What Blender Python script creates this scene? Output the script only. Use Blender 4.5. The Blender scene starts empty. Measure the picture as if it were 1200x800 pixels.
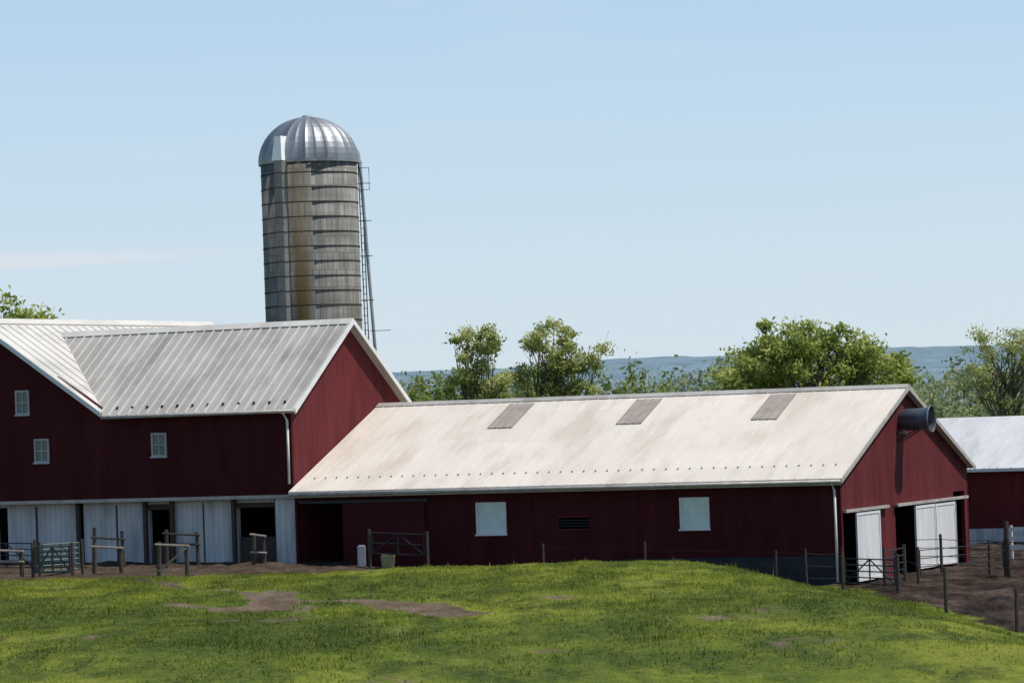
import bpy, bmesh, math, random
import numpy as np
from mathutils import Vector, Matrix, noise
random.seed(7); rng=np.random.default_rng(7)
sc=bpy.context.scene
sc.view_settings.view_transform='Standard'
sc.view_settings.look='None'
sc.view_settings.exposure=0

# ------------------------------------------------------------ frame of the farm
E1=Vector((-.9048,.4258,0)); E2=Vector((.4258,.9048,0))   # along the barns (to the left), towards the back
ZUP=Vector((0,0,1))
A0=Vector((11.09,120,0))        # low barn near corner
W0=Vector((-8.275,129.6,0))     # bank barn near corner
B0=Vector((20.6,150,0))         # far shed

# ------------------------------------------------------------ materials
class NT:
    def __init__(s,name):
        s.m=bpy.data.materials.new(name); s.m.use_nodes=True
        s.t=s.m.node_tree; s.n=s.t.nodes; s.l=s.t.links
        s.b=s.n['Principled BSDF']; s.out=s.n['Material Output']
    def new(s,ty,**k):
        x=s.n.new(ty)
        for a,b in k.items(): setattr(x,a,b)
        return x
    def coord(s,scale=(1,1,1),rot=0):
        g=s.new('ShaderNodeNewGeometry'); m=s.new('ShaderNodeMapping')
        v=s.new('ShaderNodeVectorRotate'); v.rotation_type='Z_AXIS'
        v.inputs['Angle'].default_value=rot
        s.l.new(g.outputs['Position'],v.inputs['Vector'])
        s.l.new(v.outputs[0],m.inputs['Vector']); m.inputs['Scale'].default_value=scale
        return m.outputs[0]
    def noise(s,vec,scale,detail=4,rough=.55):
        x=s.new('ShaderNodeTexNoise'); x.inputs['Scale'].default_value=scale
        x.inputs['Detail'].default_value=detail; x.inputs['Roughness'].default_value=rough
        if vec: s.l.new(vec,x.inputs['Vector'])
        return x.outputs['Fac']
    def ramp(s,fac,stops):
        r=s.new('ShaderNodeValToRGB'); e=r.color_ramp.elements
        while len(e)<len(stops): e.new(.5)
        for i,(p,c) in enumerate(stops):
            e[i].position=p; e[i].color=(c[0],c[1],c[2],1) if hasattr(c,'__len__') else (c,c,c,1)
        s.l.new(fac,r.inputs[0]); return r.outputs[0]
    def mix(s,fac,a,b,mode='MIX'):
        x=s.new('ShaderNodeMix',data_type='RGBA',blend_type=mode)
        for sock,v in ((x.inputs[0],fac),(x.inputs[6],a),(x.inputs[7],b)):
            if isinstance(v,(int,float)): sock.default_value=v
            elif isinstance(v,tuple): sock.default_value=(v[0],v[1],v[2],1)
            else: s.l.new(v,sock)
        return x.outputs[2]
    def math(s,op,a,b=0.,c=None):
        x=s.new('ShaderNodeMath',operation=op)
        for i,v in enumerate((a,b,c)):
            if v is None: continue
            if isinstance(v,(int,float)): x.inputs[i].default_value=v
            else: s.l.new(v,x.inputs[i])
        return x.outputs[0]
    def bump(s,h,strength=.4,dist=.02):
        b=s.new('ShaderNodeBump'); b.inputs['Strength'].default_value=strength
        b.inputs['Distance'].default_value=dist
        s.l.new(h,b.inputs['Height']); s.l.new(b.outputs[0],s.b.inputs['Normal'])
    def col(s,c):
        if isinstance(c,tuple): s.b.inputs['Base Color'].default_value=(c[0],c[1],c[2],1)
        else: s.l.new(c,s.b.inputs['Base Color'])
    def set(s,rough=.7,metal=0,spec=.3):
        s.b.inputs['Roughness'].default_value=rough; s.b.inputs['Metallic'].default_value=metal
        s.b.inputs['Specular IOR Level'].default_value=spec
ROT=math.atan2(.4258,.9048)
def sep(n,vec):
    x=n.new('ShaderNodeSeparateXYZ'); n.l.new(vec,x.inputs[0]); return x.outputs

def siding(name,base,pitch=.3,dirt=.35,rough=.7,sheet=.22):
    n=NT(name); v=n.coord(rot=ROT); s=sep(n,v)
    c=n.math('ADD',s[0],s[1])
    w=n.math('SINE',n.math('MULTIPLY',c,2*math.pi/pitch))
    rib=n.math('POWER',n.math('ABSOLUTE',w),8)
    vs=n.coord(scale=(1.2,1.2,.22),rot=ROT)
    a=n.noise(vs,1.6,6,.6); f=n.noise(n.coord(scale=(5,5,.5),rot=ROT),2.2,4)
    d=tuple(x*(1-dirt) for x in base); l=tuple(min(1,x*1.22+.004) for x in base)
    colr=n.ramp(a,[(.3,d),(.52,base),(.75,l)])
    colr=n.mix(n.math('MULTIPLY',f,.35),colr,tuple(x*.6 for x in base))
    fl=n.math('FLOOR',n.math('DIVIDE',c,.91)); wn=n.new('ShaderNodeTexWhiteNoise',noise_dimensions='1D')
    n.l.new(fl,wn.inputs['W'])
    colr=n.mix(n.math('MULTIPLY',wn.outputs['Value'],sheet),colr,tuple(x*.55 for x in base))
    colr=n.mix(n.math('MULTIPLY',rib,.3),colr,tuple(x*.5 for x in base))
    n.col(colr); n.set(rough,0,.12); n.bump(rib,.5,.02)
    return n.m
M_red=siding('red_siding_painted_shade',(.068,.0095,.0125),.3,.35,.7,.3)  # barn red darkened to paint in the shade of the front walls
M_red_sun=siding('red_siding_painted_sun',(.135,.023,.025))  # same barn red made lighter, sunlight on the gables put into the colour
M_red2=siding('red_siding_faded',(.13,.021,.021))
M_white=siding('whitewash',(.62,.62,.61),.45,.45,.85)
M_door=siding('white_door',(.72,.72,.71),.3,.15)

def roofmat(name,base,stain,amt,sheet=.1):
    n=NT(name); v=n.coord(scale=(1.6,.35,1),rot=ROT)
    a=n.noise(v,.55,7,.62); b=n.noise(n.coord(rot=ROT),.35,3); c=n.noise(n.coord(scale=(6,.7,1),rot=ROT),1.3,4)
    colr=n.ramp(a,[(.32,stain),(.50,base),(.8,tuple(min(1,x*1.06) for x in base))])
    colr=n.mix(n.math('MULTIPLY',n.ramp(b,[(.45,0),(.7,1)]),amt),colr,stain)
    colr=n.mix(n.math('MULTIPLY',n.ramp(c,[(.5,0),(.75,1)]),amt*.6),colr,tuple(x*.8 for x in stain))
    s=sep(n,n.coord(rot=ROT))
    cb=n.new('ShaderNodeCombineXYZ'); n.l.new(n.math('FLOOR',n.math('DIVIDE',s[0],.91*2)),cb.inputs[0]); n.l.new(n.math('FLOOR',n.math('DIVIDE',s[1],2.6)),cb.inputs[1])
    wn=n.new('ShaderNodeTexWhiteNoise',noise_dimensions='2D'); n.l.new(cb.outputs[0],wn.inputs['Vector'])
    colr=n.mix(n.math('MULTIPLY',n.math('POWER',wn.outputs['Value'],2),sheet),colr,tuple(x*.68 for x in base))
    n.col(colr); n.set(.6,.0,.25)
    n.bump(n.noise(n.coord(scale=(1,.4,1),rot=ROT),2.5,3),.25,.02)
    return n.m
M_roofA=roofmat('cream_metal_roof',(.68,.615,.535),(.56,.485,.40),.35,.2)
M_roofB=roofmat('grey_metal_roof',(.41,.39,.355),(.27,.25,.225),.5,.2)
M_roofR=roofmat('grey_roof_rib',(.58,.555,.51),(.42,.40,.36),.4)
M_roofC=roofmat('white_metal_roof',(.55,.55,.55),(.40,.40,.39),.35,.2)
def simple(name,c,rough=.7,metal=0,var=.25,sc_=3,spec=.3):
    n=NT(name); a=n.noise(n.coord(),sc_,5,.6)
    n.col(n.ramp(a,[(.3,tuple(x*(1-var) for x in c)),(.7,tuple(min(1,x*(1+var*.4)) for x in c))]))
    n.set(rough,metal,spec); n.bump(a,.2,.01); return n.m
M_trim=simple('white_trim',(.70,.70,.68),.5,0,.15)
M_wframe=simple('worn_window_frame',(.42,.44,.44),.6,0,.25)
M_gutter=simple('aged_gutter',(.44,.41,.37),.5,.1,.3)
M_conc=simple('dark_block_foundation',(.035,.037,.042),.9,0,.4,1.5)
M_skyl=simple('fibreglass_panel',(.36,.31,.265),.5,0,.25,2)
M_winp=simple('pale_shutter',(.64,.74,.70),.5,0,.12)
M_pane=simple('dusty_glass',(.13,.15,.16),.2,0,.3,2,.6)
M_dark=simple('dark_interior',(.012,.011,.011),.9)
M_wood=simple('weathered_wood',(.07,.055,.045),.85,0,.4,6)
M_woodl=simple('pale_wood',(.33,.28,.23),.85,0,.3,6)
M_steel=simple('dark_steel',(.04,.043,.048),.5,.5,.3)
M_galv=simple('galvanised',(.45,.46,.47),.45,.7,.25,3)
M_greeng=simple('green_gate_paint',(.07,.105,.085),.5,.1,.3)
M_fan=simple('fan_hood',(.13,.15,.18),.4,.5,.3)
M_yel=simple('faded_yellow_tub',(.36,.32,.16),.6)

# ------------------------------------------------------------ builders
def empty(name,loc):
    e=bpy.data.objects.new(name,None); e.location=loc; e.empty_display_size=.5
    sc.collection.objects.link(e); return e
def obj_from_bm(name,bm,mat,parent=None,smooth=False,recalc=True):
    if recalc: bmesh.ops.recalc_face_normals(bm,faces=bm.faces)
    me=bpy.data.meshes.new(name); bm.to_mesh(me); bm.free()
    me.materials.append(mat)
    if smooth:
        for p in me.polygons: p.use_smooth=True
    o=bpy.data.objects.new(name,me); sc.collection.objects.link(o)
    if parent: o.parent=parent; o.location=-parent.location
    return o
class Fr:
    def __init__(s,O): s.O=O
    def p(s,t,d,z): return s.O+E1*t+E2*d+ZUP*z
def hexa(bm,P):
    v=[bm.verts.new(p) for p in P]
    for f in ((0,1,2,3),(4,5,6,7),(0,1,5,4),(1,2,6,5),(2,3,7,6),(3,0,4,7)): bm.faces.new([v[i] for i in f])
def box(bm,F,t0,t1,s0,s1,z0,z1):
    hexa(bm,[F.p(t0,s0,z0),F.p(t1,s0,z0),F.p(t1,s1,z0),F.p(t0,s1,z0),F.p(t0,s0,z1),F.p(t1,s0,z1),F.p(t1,s1,z1),F.p(t0,s1,z1)])
def prism(bm,A,B):
    a=[bm.verts.new(p) for p in A]; b=[bm.verts.new(p) for p in B]
    bm.faces.new(a); bm.faces.new(b[::-1])
    n=len(a)
    for i in range(n): bm.faces.new([a[i],a[(i+1)%n],b[(i+1)%n],b[i]])
def prism_t(bm,F,poly,t0,t1):
    prism(bm,[F.p(t0,s,z) for s,z in poly],[F.p(t1,s,z) for s,z in poly])
def prism_s(bm,F,poly,s0,s1):
    prism(bm,[F.p(t,s0,z) for t,z in poly],[F.p(t,s1,z) for t,z in poly])
def wall_t(bm,F,t0,t1,s0,s1,z0,z1,ops):
    ts=sorted({t0,t1,*[o[0] for o in ops],*[o[1] for o in ops]}); zs=sorted({z0,z1,*[o[2] for o in ops],*[o[3] for o in ops]})
    for i in range(len(ts)-1):
        for j in range(len(zs)-1):
            c=((ts[i]+ts[i+1])/2,(zs[j]+zs[j+1])/2)
            if any(o[0]<c[0]<o[1] and o[2]<c[1]<o[3] for o in ops): continue
            if zs[j]<z0 or zs[j+1]>z1: continue
            box(bm,F,ts[i],ts[i+1],s0,s1,zs[j],zs[j+1])
def wall_s(bm,F,s0,s1,t0,t1,z0,z1,ops):
    ts=sorted({s0,s1,*[o[0] for o in ops],*[o[1] for o in ops]}); zs=sorted({z0,z1,*[o[2] for o in ops],*[o[3] for o in ops]})
    for i in range(len(ts)-1):
        for j in range(len(zs)-1):
            c=((ts[i]+ts[i+1])/2,(zs[j]+zs[j+1])/2)
            if any(o[0]<c[0]<o[1] and o[2]<c[1]<o[3] for o in ops): continue
            box(bm,F,t0,t1,ts[i],ts[i+1],zs[j],zs[j+1])
def tube(bm,pts,r,seg=8,cap=True):
    if not hasattr(r,'__len__'): r=[r]*len(pts)
    rings=[]
    pts=[Vector(p) for p in pts]
    for i,p in enumerate(pts):
        d=(pts[min(i+1,len(pts)-1)]-pts[max(i-1,0)]).normalized()
        if abs(d.z)>.9: u=Vector((0,1,0)).cross(d).normalized()
        else: u=d.cross(ZUP).normalized()
        w=d.cross(u)
        rings.append([bm.verts.new(p+(u*math.cos(k*2*math.pi/seg)+w*math.sin(k*2*math.pi/seg))*r[i]) for k in range(seg)])
    for a,b in zip(rings[:-1],rings[1:]):
        for k in range(seg): bm.faces.new([a[k],a[(k+1)%seg],b[(k+1)%seg],b[k]])
    if cap: bm.faces.new(rings[0][::-1]); bm.faces.new(rings[-1])
def B(): return bmesh.new()
def window_t(F,par,t,z0,z1,w,s,pane=M_pane,bars=True,name='window',fm=None):
    bm=B(); f=.07; t0,t1=t-w/2,t+w/2
    box(bm,F,t0,t1,s-.06,s+.02,z0,z0+f); box(bm,F,t0,t1,s-.06,s+.02,z1-f,z1)
    box(bm,F,t0,t0+f,s-.06,s+.02,z0+f,z1-f); box(bm,F,t1-f,t1,s-.06,s+.02,z0+f,z1-f)
    box(bm,F,t0-.04,t1+.04,s-.10,s-.062,z0-.04,z0+.02)
    if bars:
        box(bm,F,t-.018,t+.018,s-.045,s-.02,z0+f,z1-f)
        zm=(z0+z1)/2
        box(bm,F,t0+f,t-.018,s-.045,s-.02,zm-.02,zm+.02); box(bm,F,t+.018,t1-f,s-.045,s-.02,zm-.02,zm+.02)
    obj_from_bm(name+'_frame',bm,fm or M_trim,par)
    bm=B(); box(bm,F,t0+f-.01,t1-f+.01,s-.018,s+.015,z0+f-.01,z1-f+.01); obj_from_bm(name+'_pane',bm,pane,par)

# ------------------------------------------------------------ terrain
def sst(a,b,x):
    t=min(1,max(0,(x-a)/(b-a))); return t*t*(3-2*t)
def nz(x,y,s,o=0): return noise.noise(Vector((x*s+o,y*s-o,o*.37)))
def gz(X,Y,fine=True):
    yard=1.05*min(1,max(0,(10.5-X)/18.5))+.15*min(1,max(0,(-8-X)/12))
    Xs=X-(117-min(Y,117))*.104
    G=1.45*(1-sst(4,11,Xs))
    left=1-sst(-10,-2,X)
    b=sst(112+3*left,118+5*left,Y)
    z=G*(1-b)+yard*b
    z-=.28*left*sst(100,112,Y)*(1-b)
    z+=3.2*(1-sst(0,45,Y))
    f=sst(155,210,Y); z=z*(1-f)
    if Y>250: z+= 3.0*nz(X,Y,.004,3)*sst(250,500,Y)-1.5*sst(250,500,Y)
    if fine and Y<119: z+=.10*nz(X,Y,.22,1)+.06*nz(X,Y,.9,5)
    elif fine and Y<160: z+=.03*nz(X,Y,.8,5)
    return z
path=[(-12.6,117.5),(-11.5,113),(-9.6,107),(-8.0,101.5),(-6.9,96.8),(-5.9,95.4),(-4.6,94.6),(-3.4,91.7),(-2.3,90.2),(-1.2,86.6)]
path2=[(-6.5,95.8),(-6.9,92.9),(-7.9,92.4),(-8.9,94.0)]
def dseg(x,y,pl,sy=.5):
    m=1e9
    for (a,b),(c,d) in zip(pl[:-1],pl[1:]):
        dx,dy=c-a,d-b; t=max(0,min(1,((x-a)*dx+(y-b)*dy)/(dx*dx+dy*dy)))
        m=min(m,math.hypot((x-a-t*dx),(y-b-t*dy)*sy))
    return m
def mud(X,Y):
    w=1.2*nz(X,Y,.35,9)+.5*nz(X,Y,1.3,4)
    Xs=X-(117-min(Y,117))*.104
    r=sst(-.5,.7,Xs-10.9+w*.55)*sst(70,82,Y)*(1-sst(160,175,Y))*(1-sst(30,40,X))
    s=sst(-1,1,Y-(119.6+1.6*w+1.0*(1-sst(-19,-12,X))))*(1-sst(140,150,Y))*sst(-40,-34,X)
    s*=1 if X<14 else 0
    d=min(dseg(X,Y,path),dseg(X,Y,path2)*1.05)
    wd=(.62 if Y<101 else .38)*(1+.5*math.sin(X*1.7))
    p=(1-sst(wd*.2,wd*1.7,d+w*.38))*(.95 if Y<101 else .7)
    sc_=sst(.35,.55,nz(X,Y*.5,.5,31))*.55*(1 if Y<112 else 1.2)
    return max(r,s,p,sc_*(.7+.6*nz(X,Y,1.7,12)),0)
fx=list(np.arange(-32,34.01,.4)); k=.8; a=34.
xs=list(fx)
while a<6500: k*=1.25; a+=k; xs.append(a)
k=.8; a=-32.
while a>-6500: k*=1.25; a-=k; xs.insert(0,a)
ys=list(np.arange(40,146,.45)); a=146.;k=.6
while a<7500: k*=1.2; a+=k; ys.append(a)
a=40.;k=.8
while a>-300: k*=1.3; a-=k; ys.insert(0,a)
nx,ny=len(xs),len(ys)
V=np.zeros((nx*ny,3)); MU=np.zeros(nx*ny)
i=0
for y in ys:
    for x in xs:
        V[i]=(x,y,gz(x,y))
        if 60<y<180 and -45<x<45:
            MU[i]=mud(x,y)
            if MU[i]>.1: V[i,2]+=MU[i]*(.12*nz(x,y,.9,2)+.10*nz(x,y,1.9,8)-.03)
        i+=1
ii=np.arange((nx-1)*(ny-1)); r_=ii//(nx-1); c_=ii%(nx-1); q=r_*nx+c_
Fq=np.stack([q,q+1,q+1+nx,q+nx],1)
def np_mesh(name,V,Fc,mat,attrs=None,smooth=False,parent=None):
    me=bpy.data.meshes.new(name); n,k=Fc.shape
    me.vertices.add(len(V)); me.vertices.foreach_set('co',np.ascontiguousarray(V,dtype=np.float32).ravel())
    me.loops.add(n*k); me.loops.foreach_set('vertex_index',np.ascontiguousarray(Fc,dtype=np.int32).ravel())
    me.polygons.add(n); me.polygons.foreach_set('loop_start',np.arange(0,n*k,k,dtype=np.int32))
    me.update(calc_edges=True)
    for nm,dom,arr in (attrs or []):
        at=me.attributes.new(nm,'FLOAT',dom); at.data.foreach_set('value',np.ascontiguousarray(arr,dtype=np.float32))
    me.polygons.foreach_set('use_smooth',np.full(n,smooth))
    me.materials.append(mat)
    o=bpy.data.objects.new(name,me); sc.collection.objects.link(o)
    if parent: o.parent=parent; o.location=-parent.location
    return o
def grass_color(n):
    v=n.coord()
    a=n.noise(n.coord(scale=(1,.33,1)),.17,6,.68); b=n.noise(n.coord(scale=(1,.3,1)),.62,6,.75); c=n.noise(v,4,3)
    colr=n.ramp(a,[(.40,(.080,.120,.018)),(.49,(.155,.205,.024)),(.58,(.28,.31,.040))])
    colr=n.mix(n.ramp(b,[(.47,.0),(.62,.85)]),colr,(.052,.088,.015))
    colr=n.mix(n.math('MULTIPLY',n.ramp(c,[(.5,0),(.8,1)]),.5),colr,(.33,.32,.08))
    return colr
n=NT('ground_soil_and_turf')
at=n.new('ShaderNodeAttribute',attribute_name='mud')
fine=n.noise(n.coord(),2.6,6,.7)
m=n.math('ADD',at.outputs['Fac'],n.math('MULTIPLY',n.math('SUBTRACT',fine,.5),.9))
mk=n.ramp(m,[(.35,0),(.6,1)])
g=n.new('ShaderNodeNewGeometry'); sp=sep(n,g.outputs['Position'])
dry=n.ramp(n.noise(n.coord(scale=(1,.5,1)),1.1,7,.7),[(.32,(.12,.085,.055)),(.5,(.21,.15,.10)),(.68,(.32,.24,.18))])
wet=n.ramp(n.noise(n.coord(scale=(1,.35,1)),.8,8,.78),[(.38,(.018,.012,.009)),(.5,(.062,.041,.029)),(.64,(.15,.105,.078))])
yardm=n.ramp(n.math('DIVIDE',sp[1],200),[(.545,0),(.575,.7)])
xr=n.ramp(n.math('DIVIDE',sp[0],40),[(.2,0),(.26,1)])
mudc=n.mix(n.math('MAXIMUM',xr,yardm),dry,wet)
n.col(n.mix(mk,grass_color(n),mudc)); n.set(.95,0,.1)
n.bump(n.noise(n.coord(),2.2,6,.78),1.,.4)
np_mesh('ground',V,Fq,n.m,[('mud','POINT',MU)],True)

# grass blades -------------------------------------------------
NB=330000
Yb=61+60*np.sqrt(rng.random(NB)); Xb=(rng.random(NB)*2-1)*(5+.155*Yb)
hx=np.array(xs); hy=np.array(ys); H=V[:,2].reshape(ny,nx); MM=MU.reshape(ny,nx)
def samp(A,x,y):
    i=np.clip(np.searchsorted(hx,x)-1,0,nx-2); j=np.clip(np.searchsorted(hy,y)-1,0,ny-2)
    u=(x-hx[i])/(hx[i+1]-hx[i]); v=(y-hy[j])/(hy[j+1]-hy[j])
    return A[j,i]*(1-u)*(1-v)+A[j,i+1]*u*(1-v)+A[j+1,i]*(1-u)*v+A[j+1,i+1]*u*v
mm=samp(MM,Xb,Yb); keep=(mm+rng.random(NB)*.5-.25)<.30
Xb,Yb=Xb[keep],Yb[keep]; nb=len(Xb); Zb=samp(H,Xb,Yb)-.01
def f2(x,y,s,o):  # smooth pseudo-noise
    return np.sin(x*s+1.7*np.sin(y*s*.6+o))*np.sin(y*s*.55+1.9*np.sin(x*s*.7+2*o)+o)
pat=.6*f2(Xb,Yb,.8,1.)+.6*f2(Xb,Yb,1.9,2.3)+.5*f2(Xb,Yb,4.1,4.)
hb=np.maximum(.012,(.03+.045*rng.random(nb)**2)*(1+.75*pat))+.01
tuft=f2(Xb,Yb,3.3,.5)*f2(Xb,Yb,1.1,3.)>.52; hb[tuft]*=1.9
tall=rng.random(nb)<.012; hb[tall]*=2.3
th=rng.random(nb)*2*np.pi; wb=.011+.016*rng.random(nb)
dx,dy=np.cos(th)*wb,np.sin(th)*wb; lx,ly=(rng.random(nb)-.5)*.1,(rng.random(nb)-.5)*.1
VV=np.zeros((nb,3,3)); VV[:,0]=np.stack([Xb-dx,Yb-dy,Zb],1); VV[:,1]=np.stack([Xb+dx,Yb+dy,Zb],1); VV[:,2]=np.stack([Xb+lx,Yb+ly,Zb+hb],1)
n=NT('grass_blades'); at=n.new('ShaderNodeAttribute',attribute_name='tint')
gc=grass_color(n)
gc=n.mix(at.outputs['Fac'],gc,(.34,.35,.08)); n.col(gc); n.set(.7,0,.15)
tr=n.new('ShaderNodeBsdfTranslucent'); n.l.new(gc,tr.inputs[0]); mx=n.new('ShaderNodeMixShader'); mx.inputs[0].default_value=.45
n.l.new(n.b.outputs[0],mx.inputs[1]); n.l.new(tr.outputs[0],mx.inputs[2]); n.l.new(mx.outputs[0],n.out.inputs[0])
np_mesh('grass',VV.reshape(-1,3),np.arange(nb*3).reshape(-1,3),n.m,[('tint','FACE',rng.random(nb)**3*.8)])

# ------------------------------------------------------------ LOW BARN
F=Fr(A0); bar=empty('low_red_barn',A0)
slope=(6.8-3.67)/7.5
bm=B()
ops=[(19.53,21.45,-.6,3.25),(9.67,10.84,2.1,2.5)]
wall_t(bm,F,.25,21.55,.40,.55,-.6,3.72,ops)
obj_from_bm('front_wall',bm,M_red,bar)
bm=B(); box(bm,F,.20,8.2,.30,.398,-.6,1.0); obj_from_bm('block_foundation',bm,M_conc,bar)
bm=B()
gops=[(.75,1.8,-.6,2.42),(1.8,4.2,-.6,2.42),(6.24,12.71,-.6,2.42),(12.95,14.3,-.6,2.75)]
wall_s(bm,F,.552,14.6,.25,.40,-.6,3.70,gops)
obj_from_bm('gable_wall_lower',bm,M_red_sun,bar)
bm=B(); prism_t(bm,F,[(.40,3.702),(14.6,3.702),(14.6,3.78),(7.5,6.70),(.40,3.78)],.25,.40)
obj_from_bm('gable_peak',bm,M_red_sun,bar)
bm=B()
box(bm,F,.25,21.55,14.6,14.75,-.6,3.72); box(bm,F,21.4,21.55,9.6,14.598,-.6,3.7)
prism_t(bm,F,[(.56,3.702),(14.6,3.702),(7.5,6.66)],21.40,21.55)
obj_from_bm('rear_walls',bm,M_red,bar)
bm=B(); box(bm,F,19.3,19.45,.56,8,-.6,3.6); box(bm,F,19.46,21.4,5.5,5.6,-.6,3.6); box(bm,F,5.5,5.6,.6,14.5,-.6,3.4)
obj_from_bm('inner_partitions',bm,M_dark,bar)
bm=B(); T0,T1=0.,21.58
prism_t(bm,F,[(0,3.67),(7.5,6.80),(7.5,6.70),(0,3.57)],T0,T1)
prism_t(bm,F,[(15,3.67),(7.502,6.80),(7.502,6.70),(15,3.57)],T0,T1-.0)
obj_from_bm('roof',bm,M_roofA,bar)
bm=B(); t=.3
while t<21.4:
    prism_t(bm,F,[(-.0,3.672),(7.4,3.67+slope*7.4+.002),(7.4,3.67+slope*7.4+.016),(-.0,3.686)],t,t+.03); t+=.455
obj_from_bm('roof_ribs',bm,M_roofA,bar)
bm=B()
prism_t(bm,F,[(7.2,6.69),(7.5,6.81),(7.8,6.69),(7.8,6.71),(7.5,6.845),(7.2,6.71)],T0-.02,T1)
obj_from_bm('ridge_cap',bm,M_roofB,bar)
bm=B()
for ta in (14.7,9.45,4.13):
    prism_t(bm,F,[(4.9,3.70+slope*4.9),(7.0,3.70+slope*7.0),(7.0,3.71+slope*7.0),(4.9,3.71+slope*4.9)],ta,ta+1.0)
obj_from_bm('skylight_panels',bm,M_skyl,bar)
bm=B()
for ta in (14.7,9.45,4.13):
    for q_ in (0,.33,.66,.97): prism_t(bm,F,[(4.9,3.712+slope*4.9),(7.0,3.712+slope*7.0),(7.0,3.73+slope*7.0),(4.9,3.73+slope*4.9)],ta+q_,ta+q_+.03)
obj_from_bm('skylight_ribs',bm,M_woodl,bar)
bm=B(); t=.5
while t<21.4:
    s=1.0; z=3.67+slope*s; box(bm,F,t,t+.05,s,s+.05,z,z+.065)
    t+=.455
obj_from_bm('snow_guards',bm,M_gutter,bar)
bm=B(); tube(bm,[F.p(T0+.0,-.07,3.56),F.p(T1-.05,-.07,3.56)],.065,8); obj_from_bm('gutter',bm,M_gutter,bar,True)
bm=B(); box(bm,F,T0+.02,T1-.05,.02,.06,3.44,3.566); 
prism_t(bm,F,[(0,3.655),(7.5,6.79),(7.5,6.62),(0,3.49)],T0-.035,T0-.003)
prism_t(bm,F,[(15,3.655),(7.503,6.79),(7.503,6.62),(15,3.49)],T0-.035,T0-.003)
obj_from_bm('fascia_and_rake',bm,M_gutter,bar)
bm=B(); tube(bm,[F.p(.33,-.05,3.5),F.p(.33,.22,3.25),F.p(.33,.24,.1)],.045,8); obj_from_bm('downspout',bm,M_trim,bar,True)
window_t(F,bar,13.5,1.95,3.11,1.2,.40,M_winp,False); window_t(F,bar,5.6,2.0,3.12,1.12,.40,M_winp,False)
bm=B(); box(bm,F,16.15,19.52,.30,.36,.2,3.18); obj_from_bm('sliding_door_red',bm,M_red,bar)
bm=B(); box(bm,F,16.0,21.3,.27,.398,3.2,3.30); obj_from_bm('door_track',bm,M_steel,bar)
bm=B(); box(bm,F,9.6,10.9,.34,.398,2.5,2.56); box(bm,F,9.6,10.9,.34,.398,2.04,2.1); obj_from_bm('vent_trim',bm,M_red2,bar)
bm=B()
for z in (2.18,2.28,2.38): box(bm,F,9.68,10.83,.44,.5,z,z+.03)
obj_from_bm('vent_louvres',bm,M_steel,bar)
def doors(name,s0,s1,z0,z1,tt=.13):
    bm=B(); box(bm,F,tt,tt+.05,s0,s1,z0,z1)
    obj_from_bm(name,bm,M_door,bar)
    bm=B()
    for a,b,c,d in ((s0,s1,z0,z0+.1),(s0,s1,z1-.1,z1),(s0,s0+.09,z0+.1,z1-.1),(s1-.09,s1,z0+.1,z1-.1)):
        box(bm,F,tt-.02,tt-.002,a,b,c,d)
    obj_from_bm(name+'_frame',bm,M_trim,bar)
doors('sliding_door',1.8,4.25,.03,2.42); doors('sliding_door',8.15,10.4,.1,2.4); doors('sliding_door',10.5,12.75,.1,2.4,.14)
bm=B(); box(bm,F,.08,.20,.7,5.2,2.46,2.56); box(bm,F,.08,.20,6.1,14.3,2.46,2.56); box(bm,F,.15,.248,12.9,12.97,0,2.45); obj_from_bm('door_tracks',bm,M_gutter,bar)
bm=B(); box(bm,F,.19,.248,.42,.56,0,3.5); obj_from_bm('corner_trim',bm,M_red,bar)
bm=B(); c=F.p(.25,7.2,5.55); d=-E1
tube(bm,[c-d*.0,c+d*.25,c+d*.9,c+d*1.15],[.30,.40,.40,.46],20,False)
tube(bm,[c+d*1.14,c+d*.3],[.43,.37],20,False)
obj_from_bm('fan_hood',bm,M_fan,bar,True,False)
bm=B(); tube(bm,[c+d*.28,c+d*.33],.36,16); 
for s in (-.3,.3): tube(bm,[c+E2*s+ZUP*-.75,c+d*.8+E2*s*.9-ZUP*.3],.025,6)
box(bm,F,.17,.248,6.7,7.7,5.05,5.12)
obj_from_bm('fan_bracket',bm,M_steel,bar)
bm=B(); tube(bm,[c+d*1.15,c+d*1.2],.47,20,False)
obj_from_bm('fan_ring',bm,M_galv,bar,True,False)

# ------------------------------------------------------------ BANK BARN
F=Fr(W0); bb=empty('red_bank_barn',W0)
bm=B()
box(bm,F,0,19.05,0,.15,3.47,6.90)
prism_s(bm,F,[(8.0,6.902),(19.05,6.902),(13.55,10.50)],0,.15)
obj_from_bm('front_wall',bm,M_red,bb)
bm=B()
box(bm,F,0,.15,.152,9.0,.3,6.80)
prism_t(bm,F,[(.152,6.802),(9.0,6.802),(9.0,6.88),(4.5,9.95),(.152,6.95)],0,.15)
obj_from_bm('gable_wall',bm,M_red_sun,bb)
bm=B()
box(bm,F,.15,8.3,8.85,9.0,.3,6.9); box(bm,F,8.3,8.45,8.6,17.4,.3,6.9)
box(bm,F,18.9,19.05,.152,17.4,.3,6.9); box(bm,F,8.45,18.9,17.25,17.4,.3,6.9)
prism_s(bm,F,[(8.3,6.902),(19.05,6.902),(13.55,10.45)],17.25,17.4)
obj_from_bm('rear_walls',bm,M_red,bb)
bm=B()
ops=[(.85,2.68,.3,3.15),(5.48,6.53,.3,3.3),(9.42,9.74,.3,3.4),(12.86,13.4,.3,3.3),(16,17.5,.3,3.3)]
wall_t(bm,F,.15,19.0,.45,.7,.3,3.45,ops)
obj_from_bm('lower_wall',bm,M_white,bb)
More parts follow.
